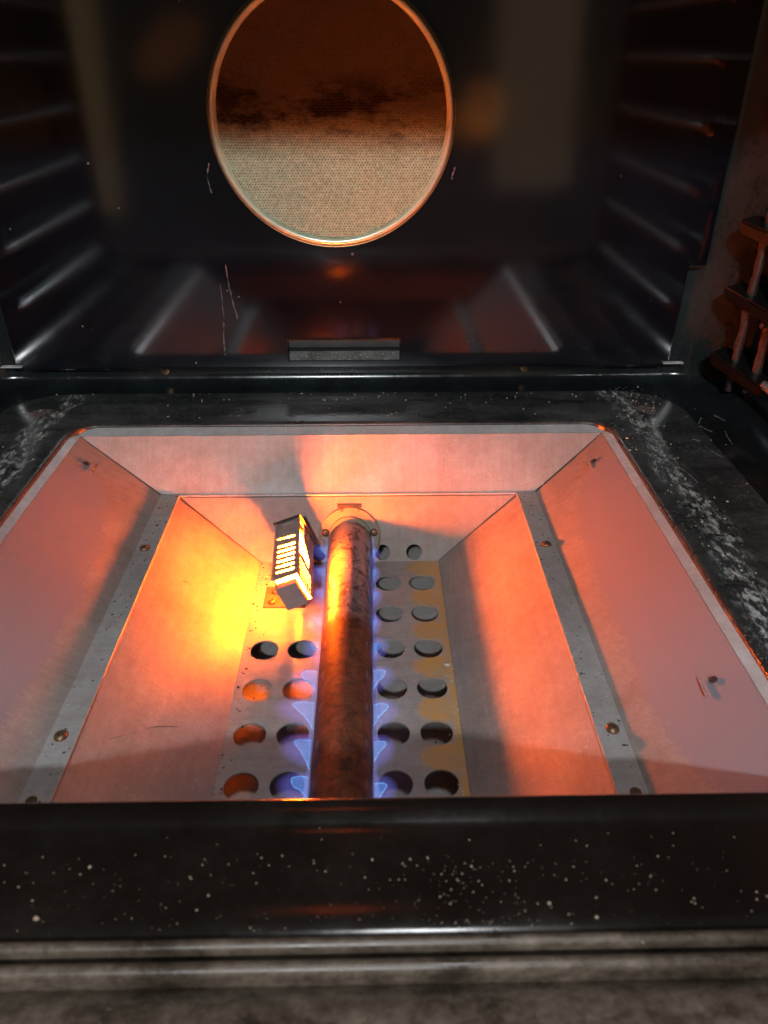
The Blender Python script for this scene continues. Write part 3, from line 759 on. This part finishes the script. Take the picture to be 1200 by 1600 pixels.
# folded ribs on the side plate
for b in (.0095, .0165):
    m = MB().tube([sec(.90) + ev * b + nS * .0003, sec(.985) + ev * b + nS * .0003], .0007, 6); m.build('side_rib', 'cage', ign, smooth=True)
m = MB().tube([sec(.70) + eu * .004 + nT * .0001, sec(.95) + eu * .004 + nT * .0001, sec(.95) + eu * .015 + nT * .0001, sec(.70) + eu * .0155 + nT * .0001], .0006, 6, closed=True); m.build('top_emboss', 'cage', ign, smooth=True)
# end cap, proud of the cage on every side
e = .0022; c0 = sec(1.0)
q = [c0 - eu * e - ev * e, c0 + eu * (WA + e) - ev * e, c0 + eu * (WA + e) + ev * (WB + e), c0 - eu * e + ev * (WB + e)]
m = MB(); m.add(q + [p + nv * .0012 for p in q], [(0, 1, 2, 3), (7, 6, 5, 4), (0, 4, 5, 1), (1, 5, 6, 2), (2, 6, 7, 3), (3, 7, 4, 0)]); m.build('end_cap', 'darkcap', ign)
# glowing element: a folded hairpin bar
cc = eu * (WA * .5) + ev * (WB * .5)
def bar(t0, t1, a, b, ha, hb):
    P0 = [sec(t_) + eu * (a + sa * ha) + ev * (b + sb * hb) for t_ in (t0, t1) for sa, sb in ((-1, -1), (1, -1), (1, 1), (-1, 1))]
    return MB().add(P0, [(0, 1, 2, 3), (7, 6, 5, 4), (0, 4, 5, 1), (1, 5, 6, 2), (2, 6, 7, 3), (3, 7, 4, 0)])
for (a, b) in ((WA * .30, WB * .38), (WA * .66, WB * .38), (WA * .30, WB * .68), (WA * .66, WB * .68)):
    bar(.05, .90, a, b, .0022, .0022).build('glowing_element', 'glow', ign)
# ceramic end block near the viewer
m = bar(-.03, .05, WA * .64, WB * .62, .0082, .0102); m.build('end_block', 'ceramic', ign, bevel=.0004)
m = bar(.93, .99, WA * .5, WB * .5, .0075, .0100); m.build('ceramic_holder', 'ceramic', ign, bevel=.0005)
# foot bracket with two screws
m = MB(); m.box((-.0606, .4690, ZP), (-.0280, .4955, ZP + .0012)); ft = m.build('foot_plate', 'foot', ign, bevel=.0003)
m = MB(); m.add(*quadsheet((-.0330, .4940, ZP), (-.0280, .4940, ZP), sec(.72) + ev * WB + eu * .004, sec(.72) + ev * WB + eu * .010, .0012, 0)); m.build('foot_arm', 'cage', ft)
for p in ((-.0528, .4882), (-.0541, .4748)): screw(ft, (p[0], p[1], ZP + .0012), (0, 0, 1), .0033, 'screw')

# ------------------------------------------------------------------ crumbs, flakes and dirt
ICO = None
def bits(name, label, mat, spots, cat='crumbs'):
    """many tiny irregular lumps, one object: nobody could count them"""
    t_ = (1 + 5 ** .5) / 2
    base = [Vector(p).normalized() for p in ((-1, t_, 0), (1, t_, 0), (-1, -t_, 0), (1, -t_, 0), (0, -1, t_), (0, 1, t_), (0, -1, -t_), (0, 1, -t_), (t_, 0, -1), (t_, 0, 1), (-t_, 0, -1), (-t_, 0, 1))]
    F = [(0, 11, 5), (0, 5, 1), (0, 1, 7), (0, 7, 10), (0, 10, 11), (1, 5, 9), (5, 11, 4), (11, 10, 2), (10, 7, 6), (7, 1, 8), (3, 9, 4), (3, 4, 2), (3, 2, 6), (3, 6, 8), (3, 8, 9), (4, 9, 5), (2, 4, 11), (6, 2, 10), (8, 6, 7), (9, 8, 1)]
    v = []; f = []
    for (p, r, flat) in spots:
        k = len(v); a = rnd.uniform(0, 6.28); c_, s_ = math.cos(a), math.sin(a); ex = rnd.uniform(.7, 1.5)
        for b in base:
            q = b * r * rnd.uniform(.7, 1.15); x, y = q.x * ex, q.y
            v.append((p[0] + x * c_ - y * s_, p[1] + x * s_ + y * c_, p[2] + q.z * flat))
        f += [tuple(i + k for i in t3) for t3 in F]
    me = bpy.data.meshes.new(name); me.from_pydata(v, [], f); me.materials.append(M[mat])
    o = bpy.data.objects.new(name, me); COL.objects.link(o)
    o['kind'] = 'stuff'; o['label'] = label; o['category'] = cat
    return o
def sz(a, b): return a + (b - a) * rnd.random() ** 3
S = []
for _ in range(420):       # back shelf of the deck
    x = rnd.gauss(.02, .14); y = rnd.uniform(.600, .662)
    if abs(x) < .27: S.append(((x, y, .0012 if y < .63 else -.0016), sz(.0002, .0011), .6))
for _ in range(330):       # right shoulder, thick with spilt salt
    y = rnd.uniform(.36, .66); x = rnd.gauss(.246, .010) + (.012 if y > .6 else 0)
    S.append(((x, y, .0024), sz(.0002, .0010), .6))
for _ in range(160):
    y = rnd.uniform(.40, .62); x = -rnd.gauss(.250, .008)
    S.append(((x, y, .0022), sz(.0002, .0010), .5))
for _ in range(60):
    S.append(((rnd.uniform(.265, .31), rnd.uniform(.45, .66), -.002), sz(.0002, .0008), .6))
bits('crumbs', 'pale salt-like crumbs scattered on the black oven floor', 'crumb', S)
S = []
for _ in range(360):
    x = rnd.uniform(-.14, .17); y = rnd.uniform(.157, .199); S.append(((x, y, .0010), sz(.00010, .00045), .7))
for _ in range(110):
    x = rnd.gauss(.066, .016); y = rnd.uniform(.156, .186); S.append(((x, y, .0010), sz(.00012, .00050), .7))
for x, y, r in ((-.085, .183, .0008), (.002, .1985, .0006), (.088, .1655, .0008), (.067, .1565, .0007), (-.010, .153, .0009), (.118, .151, .0009), (-.098, .163, .0011), (.104, .160, .0007)): S.append(((x, y, .0014), r, .8))
bits('crumbs', 'tan crumbs sprinkled along the black front sill', 'tan', S)
S = []
for s in (-1, 1):
    for _ in range(150):
        y = rnd.uniform(.24, .548); x = BX + s * rnd.uniform(.1395, .1530); S.append(((x, y, ZF + .0008), sz(.0002, .0009), .35))
for _ in range(150):
    y = rnd.uniform(.26, .53); x = BX - xp + abs(rnd.gauss(0, .006)); S.append(((x, y, ZP + .0003), sz(.0002, .0011), .4))
for _ in range(60):
    y = rnd.uniform(.26, .53); x = rnd.uniform(BX - xp, BX + xp); S.append(((x, y, ZP + .0002), sz(.0002, .0008), .35))
for _ in range(90):
    S.append(((rnd.uniform(-.06, .075), rnd.uniform(.27, .52), -.1257), sz(.0003, .0012), .4))
bits('soot_flakes', 'black soot flakes on the burner box ledges and plate', 'soot', S, 'soot')
S = []
for s in (-1, 1):
    for _ in range(80):
        y = rnd.uniform(.30, .548); x = BX + s * rnd.uniform(.1395, .1530); S.append(((x, y, ZF + .0008), sz(.0002, .0008), .35))
for _ in range(120):
    y = rnd.uniform(.26, .40); x = BX + xp - abs(rnd.gauss(0, .004)); S.append(((x, y, ZP + .0003), sz(.0002, .0009), .5))
S.append(((.0755, .4035, ZP + .0008), .0026, .45))
for _ in range(170): S.append(((rnd.uniform(-.050, .050), PY + rnd.uniform(.002, .0075), 0), sz(.0002, .0007), .7)); S[-1] = ((S[-1][0][0], S[-1][0][1], .0238 + (S[-1][0][1] - PY - .0018) * .955), S[-1][1], .7)
bits('salt_grains', 'white grains on the burner box ledges and in the back vent slot', 'crumb', S, 'crumbs')
